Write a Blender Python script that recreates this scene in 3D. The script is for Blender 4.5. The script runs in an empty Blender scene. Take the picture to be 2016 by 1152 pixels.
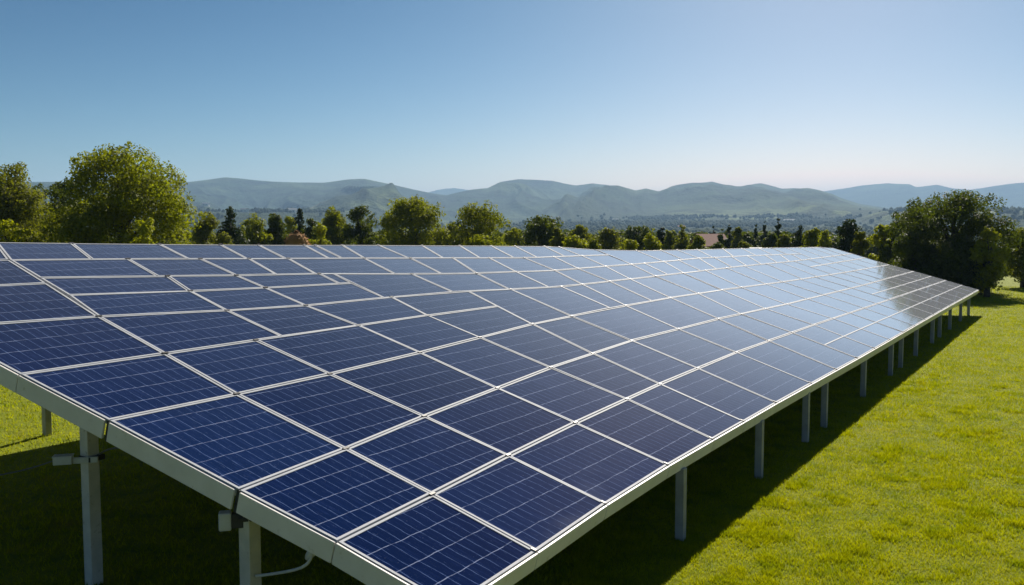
import bpy, math, random
import numpy as np
from math import radians, sin, cos, pi

scene = bpy.context.scene
COL = scene.collection
random.seed(7)

# ------------------------------------------------------------------ camera, sky, sun, exposure
EYE = 3.6
cam_d = bpy.data.cameras.new("camera")
cam = bpy.data.objects.new("camera", cam_d)
COL.objects.link(cam)
cam.location = (0, 0, EYE)
cam.rotation_euler = (radians(90 - 4.309), 0, 0)
cam_d.sensor_width = 36
cam_d.lens = 32.23
cam_d.clip_start = 0.1
cam_d.clip_end = 60000
cam_d.dof.use_dof = True
cam_d.dof.focus_distance = 11
cam_d.dof.aperture_fstop = 5.0
scene.camera = cam

SUN_EL, SUN_AZ = 34.0, 19.5            # azimuth measured from +Y (straight ahead) towards +X (right)
world = bpy.data.worlds.new("World")
scene.world = world
world.use_nodes = True
wn = world.node_tree
sky = wn.nodes.new("ShaderNodeTexSky")
sky.sky_type = 'NISHITA'
sky.sun_disc = False
sky.sun_elevation = radians(SUN_EL)
sky.sun_rotation = radians(SUN_AZ)
sky.altitude = 0
sky.air_density = 0.7
sky.dust_density = 0.5
sky.ozone_density = 1.0
bg = wn.nodes["Background"]
# camera-like tone curve of the sky, one exponent per colour channel, pivoting near its horizon brightness
sk_sep = wn.nodes.new("ShaderNodeSeparateColor"); sk_com = wn.nodes.new("ShaderNodeCombineColor")
wn.links.new(sky.outputs[0], sk_sep.inputs[0])
for ch, (g_, k_) in enumerate(((2.2, 9.3), (1.7, 8.5), (1.6, 7.9))):
    last = sk_sep.outputs[ch]
    for op, val in (('MULTIPLY', 1/9.5), ('MINIMUM', 1.4), ('POWER', g_), ('MULTIPLY', k_)):
        mn = wn.nodes.new("ShaderNodeMath"); mn.operation = op; mn.inputs[1].default_value = val
        wn.links.new(last, mn.inputs[0]); last = mn.outputs[0]
    wn.links.new(last, sk_com.inputs[ch])
wn.links.new(sk_com.outputs[0], bg.inputs[0])
bg.inputs[1].default_value = 0.05

sun_d = bpy.data.lights.new("sun", 'SUN')
sun_d.energy = 5.0
sun_d.angle = radians(0.5)
sun_d.color = (1.0, 0.94, 0.84)
sun = bpy.data.objects.new("sun", sun_d)
COL.objects.link(sun)
sun.rotation_euler = (radians(90 - SUN_EL), 0, radians(180 - SUN_AZ))
sun.location = (0, 0, 60)

scene.view_settings.view_transform = 'Standard'
scene.view_settings.look = 'None'
scene.view_settings.exposure = 0.7
scene.view_settings.gamma = 1.0
scene.cycles.max_bounces = 8
scene.cycles.transparent_max_bounces = 8
scene.cycles.volume_bounces = 0

# ------------------------------------------------------------------ helpers
def tag(o, label=None, cat=None, group=None, kind=None):
    if label: o["label"] = label
    if cat: o["category"] = cat
    if group: o["group"] = group
    if kind: o["kind"] = kind
    return o

def empty(name, loc=(0, 0, 0), parent=None):
    o = bpy.data.objects.new(name, None)
    o.empty_display_size = 0.3
    COL.objects.link(o)
    o.location = loc
    if parent: o.parent = parent
    return o

def link_mesh(name, me, mat=None, parent=None):
    o = bpy.data.objects.new(name, me)
    COL.objects.link(o)
    if mat: me.materials.append(mat)
    if parent: o.parent = parent
    return o

def mesh_np(name, V, F, smooth=False):
    """V (n,3), F (m,k) arrays -> mesh with equal-sized faces"""
    V = np.ascontiguousarray(V, dtype=np.float32); F = np.ascontiguousarray(F, dtype=np.int32)
    me = bpy.data.meshes.new(name)
    me.vertices.add(len(V)); me.vertices.foreach_set("co", V.ravel())
    k = F.shape[1]
    me.loops.add(F.size); me.loops.foreach_set("vertex_index", F.ravel())
    me.polygons.add(len(F)); me.polygons.foreach_set("loop_start", np.arange(0, F.size, k, dtype=np.int32))
    if smooth: me.polygons.foreach_set("use_smooth", np.ones(len(F), dtype=bool))
    me.update(calc_edges=True)
    return me

class MB:
    """collects polygons for one mesh object"""
    def __init__(self): self.v = []; self.f = []
    def add(self, vs, fs):
        b = len(self.v); self.v += [tuple(p) for p in vs]; self.f += [tuple(b + i for i in f) for f in fs]
    def hexa(self, b, t):        # bottom four and top four corners, same winding (counter-clockwise from above)
        self.add(list(b) + list(t), [(3, 2, 1, 0), (4, 5, 6, 7), (0, 1, 5, 4), (1, 2, 6, 5), (2, 3, 7, 6), (3, 0, 4, 7)])
    def box(self, c, s, ax=None):
        c = np.array(c, float); h = np.array(s, float) / 2
        A = np.eye(3) if ax is None else np.array(ax, float)
        q = [(-1, -1), (1, -1), (1, 1), (-1, 1)]
        self.hexa([c + A[0]*h[0]*i + A[1]*h[1]*j - A[2]*h[2] for i, j in q], [c + A[0]*h[0]*i + A[1]*h[1]*j + A[2]*h[2] for i, j in q])
    def tube(self, pts, rad, n=8, caps=True):
        pts = [np.array(p, float) for p in pts]
        if not hasattr(rad, '__len__'): rad = [rad]*len(pts)
        ring = []; ref = np.array([0.31, 0.17, 0.93])
        for i, p in enumerate(pts):
            d = pts[min(i+1, len(pts)-1)] - pts[max(i-1, 0)]; d /= np.linalg.norm(d) + 1e-9
            if abs(d @ ref) > 0.95: ref = np.array([0.9, -0.3, 0.2])
            a = np.cross(d, ref); a /= np.linalg.norm(a); b = np.cross(d, a)
            ring.append([p + rad[i]*(cos(2*pi*k/n)*a + sin(2*pi*k/n)*b) for k in range(n)])
        fs = [(i*n+k, i*n+(k+1) % n, (i+1)*n+(k+1) % n, (i+1)*n+k) for i in range(len(pts)-1) for k in range(n)]
        if caps: fs += [tuple(range(n-1, -1, -1)), tuple((len(pts)-1)*n+k for k in range(n))]
        self.add([v for r in ring for v in r], fs)
    def build(self, name, mat=None, parent=None, smooth=False, bevel=0):
        me = bpy.data.meshes.new(name); me.from_pydata([tuple(map(float, v)) for v in self.v], [], self.f); me.update()
        if smooth: me.polygons.foreach_set("use_smooth", [True]*len(me.polygons))
        o = link_mesh(name, me, mat, parent)
        if bevel:
            m = o.modifiers.new("bevel", 'BEVEL'); m.width = bevel; m.segments = 2; m.limit_method = 'ANGLE'
        return o

# value noise on numpy arrays
def _hash(ix, iy, s):
    n = (ix.astype(np.int64)*374761393 + iy.astype(np.int64)*668265263 + s*1442695041) & 0xFFFFFFFF
    n = ((n ^ (n >> 13))*1274126177) & 0xFFFFFFFF
    return ((n ^ (n >> 16)) & 0xFFFFFF)/float(0xFFFFFF)
def vnoise(x, y, s=0):
    x = np.asarray(x, float); y = np.asarray(y, float)
    ix = np.floor(x); iy = np.floor(y); fx = x-ix; fy = y-iy
    fx = fx*fx*fx*(fx*(fx*6-15)+10); fy = fy*fy*fy*(fy*(fy*6-15)+10)
    a = _hash(ix, iy, s); b = _hash(ix+1, iy, s); c = _hash(ix, iy+1, s); d = _hash(ix+1, iy+1, s)
    return (a*(1-fx)+b*fx)*(1-fy)+(c*(1-fx)+d*fx)*fy
def fbm(x, y, s=0, o=4):
    t = 0; a = 0.5; n = 0
    for i in range(o):
        t = t + a*vnoise(x*2**i, y*2**i, s+i*17); n += a; a *= 0.5
    return t/n
def ridged(x, y, s=0, o=3):
    t = 0; a = 0.55; n = 0
    for i in range(o):
        t = t + a*(1-np.abs(2*vnoise(x*2**i, y*2**i, s+i*31)-1)); n += a; a *= 0.45
    return t/n
def sstep(a, b, x):
    t = np.clip((np.asarray(x, float)-a)/(b-a), 0, 1); return t*t*(3-2*t)

# ------------------------------------------------------------------ materials
def new_mat(name):
    m = bpy.data.materials.new(name); m.use_nodes = True
    return m, m.node_tree, m.node_tree.nodes["Principled BSDF"]
def nd(nt, t, **kw):
    n = nt.nodes.new(t)
    for k, v in kw.items(): setattr(n, k, v)
    return n
def ramp(nt, src, stops, interp='LINEAR'):
    r = nt.nodes.new("ShaderNodeValToRGB"); r.color_ramp.interpolation = interp
    e = r.color_ramp.elements
    while len(e) < len(stops): e.new(0.5)
    for i, (p, c) in enumerate(stops):
        e[i].position = p; e[i].color = (c, c, c, 1) if not hasattr(c, '__len__') else (c[0], c[1], c[2], 1)
    nt.links.new(src, r.inputs[0]); return r.outputs[0]
def noise(nt, vec, scale, detail=4, rough=0.55, dist=0.0):
    n = nt.nodes.new("ShaderNodeTexNoise"); n.inputs["Scale"].default_value = scale; n.inputs["Detail"].default_value = detail
    n.inputs["Roughness"].default_value = rough; n.inputs["Distortion"].default_value = dist
    if vec is not None: nt.links.new(vec, n.inputs["Vector"])
    return n.outputs["Fac"]
def mixc(nt, fac, a, b, blend='MIX'):
    m = nt.nodes.new("ShaderNodeMix"); m.data_type = 'RGBA'; m.blend_type = blend
    for s, i in ((fac, 0), (a, 6), (b, 7)):
        if hasattr(s, 'links'): nt.links.new(s, m.inputs[i])
        elif i == 0: m.inputs[0].default_value = s
        else: m.inputs[i].default_value = (s[0], s[1], s[2], 1)
    return m.outputs[2]
def math_n(nt, op, a, b=None, c=None):
    m = nt.nodes.new("ShaderNodeMath"); m.operation = op
    for i, s in enumerate((a, b, c)):
        if s is None: continue
        if hasattr(s, 'links'): nt.links.new(s, m.inputs[i])
        else: m.inputs[i].default_value = s
    return m.outputs[0]
def bump(nt, h, bsdf, strength=0.3, dist=0.02):
    b = nt.nodes.new("ShaderNodeBump"); b.inputs["Strength"].default_value = strength; b.inputs["Distance"].default_value = dist
    nt.links.new(h, b.inputs["Height"]); nt.links.new(b.outputs[0], bsdf.inputs["Normal"])

def mat_paint(name, c1, c2, rough=0.5, metallic=0.0, scale=6, stain=None, spec=0.5):
    m, nt, b = new_mat(name)
    tc = nd(nt, "ShaderNodeTexCoord")
    f = noise(nt, tc.outputs["Object"], scale, 5, 0.6)
    c = mixc(nt, ramp(nt, f, [(0.35, 0.0), (0.7, 1.0)]), c1, c2)
    if stain:
        f2 = noise(nt, tc.outputs["Object"], scale*2.7, 6, 0.7)
        c = mixc(nt, ramp(nt, f2, [(0.60, 0.0), (0.72, 0.7)]), c, stain)
    nt.links.new(c, b.inputs["Base Color"])
    b.inputs["Roughness"].default_value = rough; b.inputs["Metallic"].default_value = metallic
    b.inputs["Specular IOR Level"].default_value = spec
    f3 = noise(nt, tc.outputs["Object"], 90, 3)
    bump(nt, f3, b, 0.08, 0.004)
    return m

M = {}
M['alu'] = mat_paint('anodised_aluminium', (0.47, 0.48, 0.51), (0.37, 0.38, 0.41), 0.7, 0.0, 5, None, 0.2)
M['beam'] = mat_paint('cream_painted_steel', (0.84, 0.80, 0.74), (0.74, 0.70, 0.63), 0.5, 0.0, 3, (0.52, 0.47, 0.34))
M['post'] = mat_paint('galvanised_post', (0.72, 0.68, 0.58), (0.56, 0.54, 0.47), 0.5, 0.1, 5, (0.33, 0.28, 0.18))
M['post_grey'] = mat_paint('grey_post', (0.36, 0.37, 0.38), (0.27, 0.28, 0.29), 0.5, 0.2, 5, (0.22, 0.20, 0.16))
M['clamp'] = mat_paint('dark_clamp', (0.05, 0.045, 0.04), (0.09, 0.08, 0.07), 0.5, 0.3, 20)
M['boxgrey'] = mat_paint('box_plastic', (0.62, 0.62, 0.58), (0.52, 0.52, 0.48), 0.45, 0.0, 8)
M['boxdark'] = mat_paint('box_rubber', (0.03, 0.03, 0.03), (0.05, 0.05, 0.05), 0.6, 0.0, 8)
M['cable'] = mat_paint('white_cable', (0.62, 0.62, 0.58), (0.5, 0.5, 0.46), 0.5, 0.0, 8)
M['cabledark'] = mat_paint('grey_cable', (0.13, 0.12, 0.11), (0.18, 0.17, 0.15), 0.6, 0.0, 8)

def glass_mat():
    m, nt, b = new_mat('photovoltaic_glass')
    uvn = nd(nt, "ShaderNodeUVMap"); uvn.uv_map = "panel"
    sep = nd(nt, "ShaderNodeSeparateXYZ"); nt.links.new(uvn.outputs[0], sep.inputs[0])
    X, Y = sep.outputs[0], sep.outputs[1]          # metres along the row / up the slope
    oi = nd(nt, "ShaderNodeObjectInfo")
    off = nd(nt, "ShaderNodeVectorMath", operation='MULTIPLY_ADD')
    comb = nd(nt, "ShaderNodeCombineXYZ")
    nt.links.new(oi.outputs["Random"], comb.inputs[2])
    cmul = nd(nt, "ShaderNodeVectorMath", operation='SCALE'); cmul.inputs[3].default_value = 37.0
    nt.links.new(comb.outputs[0], cmul.inputs[0])
    vadd = nd(nt, "ShaderNodeVectorMath", operation='ADD')
    nt.links.new(uvn.outputs[0], vadd.inputs[0]); nt.links.new(cmul.outputs[0], vadd.inputs[1])
    P = vadd.outputs[0]
    # streaky crystal texture, long in the slope direction
    mp = nd(nt, "ShaderNodeMapping"); mp.inputs["Scale"].default_value = (48, 2.2, 1)
    nt.links.new(P, mp.inputs[0])
    st = noise(nt, mp.outputs[0], 1.0, 5, 0.65, 0.6)
    mp2 = nd(nt, "ShaderNodeMapping"); mp2.inputs["Scale"].default_value = (110, 10, 1)
    nt.links.new(P, mp2.inputs[0])
    st2 = noise(nt, mp2.outputs[0], 1.0, 4, 0.7, 0.2)
    big = noise(nt, P, 1.7, 3)
    base = mixc(nt, big, (0.0034, 0.0118, 0.052), (0.0050, 0.0165, 0.074))
    base = mixc(nt, ramp(nt, st, [(0.52, 0.0), (0.70, 0.75)]), base, (0.010, 0.026, 0.105))
    base = mixc(nt, ramp(nt, st2, [(0.62, 0.0), (0.76, 0.8)]), base, (0.085, 0.125, 0.26))
    base = mixc(nt, 1.0, base, ramp(nt, oi.outputs["Random"], [(0.0, (0.72, 0.74, 0.80)), (0.5, (1.0, 1.0, 1.0)), (1.0, (1.25, 1.22, 1.12))]), 'MULTIPLY')
    # wobble of the printed lines
    wob = math_n(nt, 'MULTIPLY', math_n(nt, 'SUBTRACT', noise(nt, P, 5.0, 2), 0.5), 0.030)
    Yw = math_n(nt, 'ADD', Y, wob); Xw = math_n(nt, 'ADD', X, math_n(nt, 'MULTIPLY', wob, 1.2))
    def lines(coord, period, width):
        f = math_n(nt, 'FRACT', math_n(nt, 'DIVIDE', coord, period))
        d = math_n(nt, 'MULTIPLY', math_n(nt, 'ABSOLUTE', math_n(nt, 'SUBTRACT', f, 0.5)), period)
        return math_n(nt, 'LESS_THAN', d, width/2)
    brk = ramp(nt, noise(nt, P, 14.0, 3), [(0.32, 0.25), (0.55, 1.0)])
    l1 = math_n(nt, 'MULTIPLY', lines(Yw, 0.275, 0.0075), brk)
    l2 = math_n(nt, 'MULTIPLY', lines(Xw, 0.118, 0.0060), math_n(nt, 'MULTIPLY', brk, 0.8))
    base = mixc(nt, math_n(nt, 'MULTIPLY', l2, 1.0), base, (0.10, 0.155, 0.33))
    base = mixc(nt, math_n(nt, 'MULTIPLY', l1, 0.65), base, (0.33, 0.39, 0.58))
    # thin veil of dust with a few specks
    dust = ramp(nt, noise(nt, P, 60.0, 2), [(0.73, 0.0), (0.80, 0.6)])
    base = mixc(nt, dust, base, (0.22, 0.24, 0.32))
    nt.links.new(base, b.inputs["Base Color"])
    b.inputs["Roughness"].default_value = 0.6
    b.inputs["Specular IOR Level"].default_value = 0.0
    # anti-reflective glass: hardly any mirror image seen from above, nearly a mirror at grazing angles
    wv = nd(nt, "ShaderNodeBump"); wv.inputs["Strength"].default_value = 0.25; wv.inputs["Distance"].default_value = 0.006
    nt.links.new(math_n(nt, "ADD", noise(nt, P, 2.2, 2), math_n(nt, "MULTIPLY", noise(nt, P, 170.0, 1), 0.06)), wv.inputs["Height"])
    gl = nd(nt, "ShaderNodeBsdfGlossy"); gl.inputs["Color"].default_value = (0.92, 0.97, 1.0, 1)
    nt.links.new(ramp(nt, big, [(0.3, 0.035), (0.7, 0.05)]), gl.inputs["Roughness"])
    nt.links.new(wv.outputs[0], gl.inputs["Normal"])
    lw = nd(nt, "ShaderNodeLayerWeight"); lw.inputs[0].default_value = 0.5
    fr = math_n(nt, 'MINIMUM', math_n(nt, 'ADD', math_n(nt, 'MULTIPLY', math_n(nt, 'POWER', lw.outputs["Facing"], 11.0), 5.6), 0.003), 0.94)
    mx = nd(nt, "ShaderNodeMixShader"); nt.links.new(fr, mx.inputs[0])
    nt.links.new(b.outputs[0], mx.inputs[1]); nt.links.new(gl.outputs[0], mx.inputs[2])
    # pale veil that puts whitish glare into the colour at grazing angles
    df = nd(nt, "ShaderNodeBsdfDiffuse"); nt.links.new(mixc(nt, ramp(nt, st, [(0.4, 0.0), (0.65, 1.0)]), (0.42, 0.45, 0.50), (0.58, 0.60, 0.64)), df.inputs[0])
    glare_fac = math_n(nt, 'MINIMUM', math_n(nt, 'MULTIPLY', math_n(nt, 'POWER', lw.outputs["Facing"], 10.0), 1.75), 0.30)
    mx2 = nd(nt, "ShaderNodeMixShader"); nt.links.new(glare_fac, mx2.inputs[0])
    nt.links.new(mx.outputs[0], mx2.inputs[1]); nt.links.new(df.outputs[0], mx2.inputs[2])
    nt.links.new(mx2.outputs[0], nt.nodes["Material Output"].inputs[0])
    return m
M['glass'] = glass_mat()

def leaf_mat(name, ca, cb, trans=0.45):
    m, nt, b = new_mat(name)
    g = nd(nt, "ShaderNodeNewGeometry"); tc = nd(nt, "ShaderNodeTexCoord")
    c = mixc(nt, g.outputs["Random Per Island"], ca, cb)
    f = noise(nt, tc.outputs["Object"], 0.9, 3)
    c = mixc(nt, ramp(nt, f, [(0.42, 0.0), (0.66, 0.55)]), c, tuple(min(1, 1.5*x) for x in cb))
    b.inputs["Roughness"].default_value = 0.6; b.inputs["Specular IOR Level"].default_value = 0.12
    nt.links.new(c, b.inputs["Base Color"])
    t = nd(nt, "ShaderNodeBsdfTranslucent")
    ct = mixc(nt, 0.6, c, (0.55, 0.62, 0.03), 'MULTIPLY'); c2 = mixc(nt, 1.0, ct, (2.4, 2.3, 1.2), 'MULTIPLY')
    nt.links.new(c2, t.inputs[0])
    mx = nd(nt, "ShaderNodeMixShader"); mx.inputs[0].default_value = trans
    nt.links.new(b.outputs[0], mx.inputs[1]); nt.links.new(t.outputs[0], mx.inputs[2])
    nt.links.new(mx.outputs[0], nt.nodes["Material Output"].inputs[0])
    return m
M['leaf_mid'] = leaf_mat('broad_leaves', (0.072, 0.092, 0.005), (0.19, 0.20, 0.010))
M['leaf_bright'] = leaf_mat('bright_leaves', (0.13, 0.15, 0.005), (0.26, 0.265, 0.010))
M['leaf_olive'] = leaf_mat('olive_leaves', (0.080, 0.092, 0.010), (0.15, 0.155, 0.014))
M['leaf_dark'] = leaf_mat('dark_leaves', (0.034, 0.050, 0.007), (0.080, 0.098, 0.010), 0.36)
M['leaf_conifer'] = leaf_mat('conifer_needles', (0.018, 0.032, 0.012), (0.038, 0.055, 0.016), 0.2)
M['bark'] = mat_paint('bark', (0.075, 0.055, 0.035), (0.04, 0.03, 0.02), 0.9, 0, 9)

def grass_mats():
    m, nt, b = new_mat('lawn')
    tc = nd(nt, "ShaderNodeTexCoord"); P = tc.outputs["Object"]
    c = mixc(nt, noise(nt, P, 0.35, 4), (0.155, 0.19, 0.002), (0.24, 0.26, 0.003))
    c = mixc(nt, ramp(nt, noise(nt, P, 2.3, 5, 0.65), [(0.4, 0.0), (0.62, 1.0)]), c, (0.12, 0.165, 0.004))
    c = mixc(nt, ramp(nt, noise(nt, P, 9.0, 4, 0.7), [(0.35, 0.0), (0.7, 0.7)]), c, (0.26, 0.27, 0.003))
    c = mixc(nt, ramp(nt, noise(nt, P, 0.8, 5, 0.7), [(0.60, 0.0), (0.72, 0.7)]), c, (0.24, 0.20, 0.010))
    nt.links.new(c, b.inputs["Base Color"]); b.inputs["Roughness"].default_value = 0.9
    b.inputs["Specular IOR Level"].default_value = 0.15
    h = math_n(nt, 'ADD', noise(nt, P, 6.0, 5, 0.7), math_n(nt, 'MULTIPLY', noise(nt, P, 45.0, 3, 0.7), 0.35))
    bump(nt, h, b, 0.8, 0.09)
    M['lawn'] = m
    m, nt, b = new_mat('grass_blades')
    g = nd(nt, "ShaderNodeNewGeometry"); P = nd(nt, "ShaderNodeTexCoord").outputs["Object"]
    c = mixc(nt, g.outputs["Random Per Island"], (0.175, 0.205, 0.002), (0.31, 0.32, 0.003))
    c = mixc(nt, ramp(nt, noise(nt, P, 0.8, 5, 0.7), [(0.58, 0.0), (0.74, 0.75)]), c, (0.27, 0.24, 0.008))
    c = mixc(nt, ramp(nt, noise(nt, P, 2.3, 5, 0.65), [(0.45, 0.0), (0.65, 0.6)]), c, (0.105, 0.16, 0.003))
    nt.links.new(c, b.inputs["Base Color"]); b.inputs["Roughness"].default_value = 0.7
    b.inputs["Specular IOR Level"].default_value = 0.08
    t = nd(nt, "ShaderNodeBsdfTranslucent"); nt.links.new(mixc(nt, 1.0, c, (1.9, 1.8, 0.6), 'MULTIPLY'), t.inputs[0])
    mx = nd(nt, "ShaderNodeMixShader"); mx.inputs[0].default_value = 0.45
    nt.links.new(b.outputs[0], mx.inputs[1]); nt.links.new(t.outputs[0], mx.inputs[2])
    nt.links.new(mx.outputs[0], nt.nodes["Material Output"].inputs[0])
    M['blades'] = m
grass_mats()

def hill_mat(name, far=False):
    m, nt, b = new_mat(name)
    P = nd(nt, "ShaderNodeTexCoord").outputs["Object"]
    at = nd(nt, "ShaderNodeAttribute"); at.attribute_name = "lowland"
    f1 = noise(nt, P, 0.008, 7, 0.72)
    forest = mixc(nt, ramp(nt, f1, [(0.38, 0.0), (0.62, 1.0)]), (0.005, 0.019, 0.009), (0.040, 0.080, 0.030))
    forest = mixc(nt, ramp(nt, noise(nt, P, 0.0016, 5, 0.6), [(0.50, 0.0), (0.60, 0.75)]), forest, (0.085, 0.125, 0.040))
    if not far:
        vo = nd(nt, "ShaderNodeTexVoronoi"); vo.inputs["Scale"].default_value = 0.0042
        mp = nd(nt, "ShaderNodeMapping"); mp.inputs["Scale"].default_value = (1.0, 0.62, 0.0)
        wp = nd(nt, "ShaderNodeVectorMath", operation='ADD')
        ns = nd(nt, "ShaderNodeTexNoise"); ns.inputs["Scale"].default_value = 0.004
        sc = nd(nt, "ShaderNodeVectorMath", operation='SCALE'); sc.inputs[3].default_value = 130
        nt.links.new(P, ns.inputs["Vector"]); nt.links.new(ns.outputs["Color"], sc.inputs[0])
        nt.links.new(P, wp.inputs[0]); nt.links.new(sc.outputs[0], wp.inputs[1])
        nt.links.new(wp.outputs[0], mp.inputs[0]); nt.links.new(mp.outputs[0], vo.inputs["Vector"])
        sx = nd(nt, "ShaderNodeSeparateColor"); nt.links.new(vo.outputs["Color"], sx.inputs[0])
        fields = ramp(nt, sx.outputs[0], [(0.0, (0.030, 0.055, 0.018)), (0.36, (0.10, 0.14, 0.04)), (0.56, (0.15, 0.19, 0.06)), (0.72, (0.035, 0.06, 0.02)), (0.88, (0.26, 0.24, 0.12)), (0.95, (0.12, 0.16, 0.05))], 'CONSTANT')
        fields = mixc(nt, ramp(nt, noise(nt, P, 0.011, 5, 0.7), [(0.47, 0.0), (0.56, 0.9)]), fields, (0.022, 0.040, 0.014))
        c = mixc(nt, at.outputs["Fac"], forest, fields)
    else: c = forest
    nt.links.new(c, b.inputs["Base Color"]); b.inputs["Roughness"].default_value = 0.95; b.inputs["Specular IOR Level"].default_value = 0.1
    bump(nt, noise(nt, P, 0.035, 5, 0.7), b, 1.0, 30)
    return m
M['hills'] = hill_mat('wooded_hills'); M['mountains'] = hill_mat('far_mountains', True)
M['woods'] = mat_paint('woods', (0.020, 0.040, 0.014), (0.045, 0.07, 0.022), 0.95, 0, 0.02, None, 0.1)

# ------------------------------------------------------------------ ground: one sheet out to the horizon
def ground_z(x, y):
    r = np.hypot(x, y)
    und = 0.10*(fbm(np.asarray(x)*0.11, np.asarray(y)*0.11, 5, 3)-0.5)*sstep(12, 30, r)
    return und - 4.0*sstep(62, 150, r) - 10.0*sstep(150, 650, r)

def polar_grid(a0, a1, na, rs, zf):
    A = np.linspace(a0, a1, na); AA, RR = np.meshgrid(A, rs, indexing='ij')
    X = RR*np.sin(AA); Y = RR*np.cos(AA); Z = zf(AA, RR, X, Y)
    V = np.stack([X, Y, Z], -1).reshape(-1, 3); nr = len(rs)
    i, j = np.meshgrid(np.arange(na-1), np.arange(nr-1), indexing='ij')
    q = (i*nr+j).ravel()
    return V, np.stack([q, q+1, q+nr+1, q+nr], -1)[:, ::-1]
rs = np.concatenate([np.linspace(0.0, 60, 61), np.geomspace(62, 12500, 60)])
V, F = polar_grid(-pi, pi, 181, rs, lambda a, r, x, y: ground_z(x, y))
tag(link_mesh('ground', mesh_np('ground', V, F[:, ::-1], True), M['lawn']), kind='structure')

# ------------------------------------------------------------------ hills and mountains
def px_az(x): return math.atan((x-1008)/1805.0)
RIDGE = [(-400, 372), (0, 369), (200, 366), (355, 365), (380, 363), (412, 359), (447, 354), (480, 356), (510, 359), (545, 361), (590, 362), (640, 362), (690, 355), (720, 354), (740, 358), (780, 366), (820, 375), (850, 381), (880, 385), (905, 379), (930, 374), (960, 371), (985, 359), (1020, 353.5), (1060, 355), (1090, 357), (1110, 362), (1133, 366), (1165, 362), (1200, 366), (1215, 366), (1250, 376), (1270, 372), (1295, 378), (1320, 370), (1360, 364), (1400, 360), (1430, 368), (1447, 372), (1470, 367), (1495, 364), (1520, 370), (1537, 375), (1560, 374), (1590, 376), (1610, 380), (1650, 393), (1690, 404), (1750, 413), (1850, 420), (2016, 424), (2500, 420)]
FAR = [(-400, 385), (700, 388), (835, 382), (860, 375), (880, 372), (895, 370.5), (925, 375), (980, 386), (1300, 390), (1560, 388), (1615, 381), (1660, 375), (1690, 371), (1720, 368.5), (1745, 367), (1760, 368.5), (1785, 369), (1800, 375), (1840, 371), (1870, 378), (1905, 381), (1950, 375), (1985, 371.5), (2016, 370), (2200, 378), (2500, 385)]
def elev(tab):
    ax = np.array([px_az(x) for x, y in tab]); el = np.array([(440.0-y)/1805.0 for x, y in tab])
    return lambda a: np.interp(a, ax, el)      # tangent of elevation along the skyline
eA, eB = elev(RIDGE), elev(FAR)
def valley(r): return np.interp(r, [300, 700, 1400, 2200, 3000, 4200, 6000, 9000], [-16, -15, -9, 6, 26, 55, 80, 110])
def ridge_r(a): return 3900 + 1500*np.clip(a+0.2, -0.4, 0.9) + 250*np.sin(a*14)
def hills_z(a, r, x, y):
    a = np.asarray(a, float); r = np.asarray(r, float)
    R = ridge_r(a); top = EYE + eA(a)*R; vb = valley(r)
    r0 = 0.50*R
    s = a*R/360.0
    warp = 1.3*(fbm(s*0.6+9, r/900.0, 3, 3)-0.5)
    sp = ridged(s+warp+r/2600.0, r/2400.0+4, 11, 4)
    big = ridged(s*0.42+3+warp*0.7-r/3300.0, r/3800.0, 23, 2)
    t = np.clip((r-r0)/(R-r0), 0, 1)
    w = np.sin(pi*np.clip(t, 0, 1))**0.8
    prof = t**1.25
    prof = np.clip(prof + w*(1.05*(sp-0.62)+0.95*(big-0.62)), -0.02, 1.0 - 0.12*w)
    back = 1 - sstep(0, 1, (r-R)/1500.0)
    z = vb + (top-valley(R))*np.where(r > R, back, prof)
    z = np.where(r < R, np.minimum(z, EYE + eA(a)*r*0.985), z)
    # low wooded knolls on the valley floor
    k = fbm(x/420.0+7, y/600.0, 51, 3)
    z = z + 26*sstep(0.52, 0.72, k)*sstep(900, 1600, r)*(1-t)
    return z
rsA = np.concatenate([np.linspace(420, 1800, 60), np.linspace(1815, 5600, 210), np.linspace(5650, 7200, 16)])
V, F = polar_grid(radians(-42), radians(42), 1001, rsA, hills_z)
me = mesh_np('hills', V, F[:, ::-1], True)
a_ = np.arctan2(V[:, 0], V[:, 1]); r_ = np.hypot(V[:, 0], V[:, 1])
t_ = (r_-0.50*ridge_r(a_))/(0.50*ridge_r(a_))
low = (1-sstep(0.02, 0.30, t_ + 0.25*(fbm(V[:, 0]/300, V[:, 1]/300, 77, 3)-0.5)))
at = me.attributes.new("lowland", 'FLOAT', 'POINT'); at.data.foreach_set("value", low.astype(np.float32))
tag(link_mesh('hills', me, M['hills']), kind='structure')

def mountains_z(a, r, x, y):
    R = 7000 + 300*np.sin(a*9+1); top = EYE + eB(a)*R
    s = a*R/600.0; sp = ridged(s + 0.8*fbm(s*0.5, r/1500.0, 8, 2), r/4000.0, 41, 3)
    t = np.clip((r-5300)/(R-5300), 0, 1); w = np.sin(pi*t)**0.8
    prof = np.clip(t**1.1 + w*0.4*(sp-0.6), -0.05, 1-0.1*w)
    back = 1-sstep(0, 1, (r-R)/1800.0)
    return valley(r)*0.7 + (top-valley(R)*0.7)*np.where(r > R, back, prof)
V, F = polar_grid(radians(-42), radians(42), 701, np.linspace(5200, 9500, 60), mountains_z)
tag(link_mesh('mountains', mesh_np('mountains', V, F[:, ::-1], True), M['mountains']), kind='structure')

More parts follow.
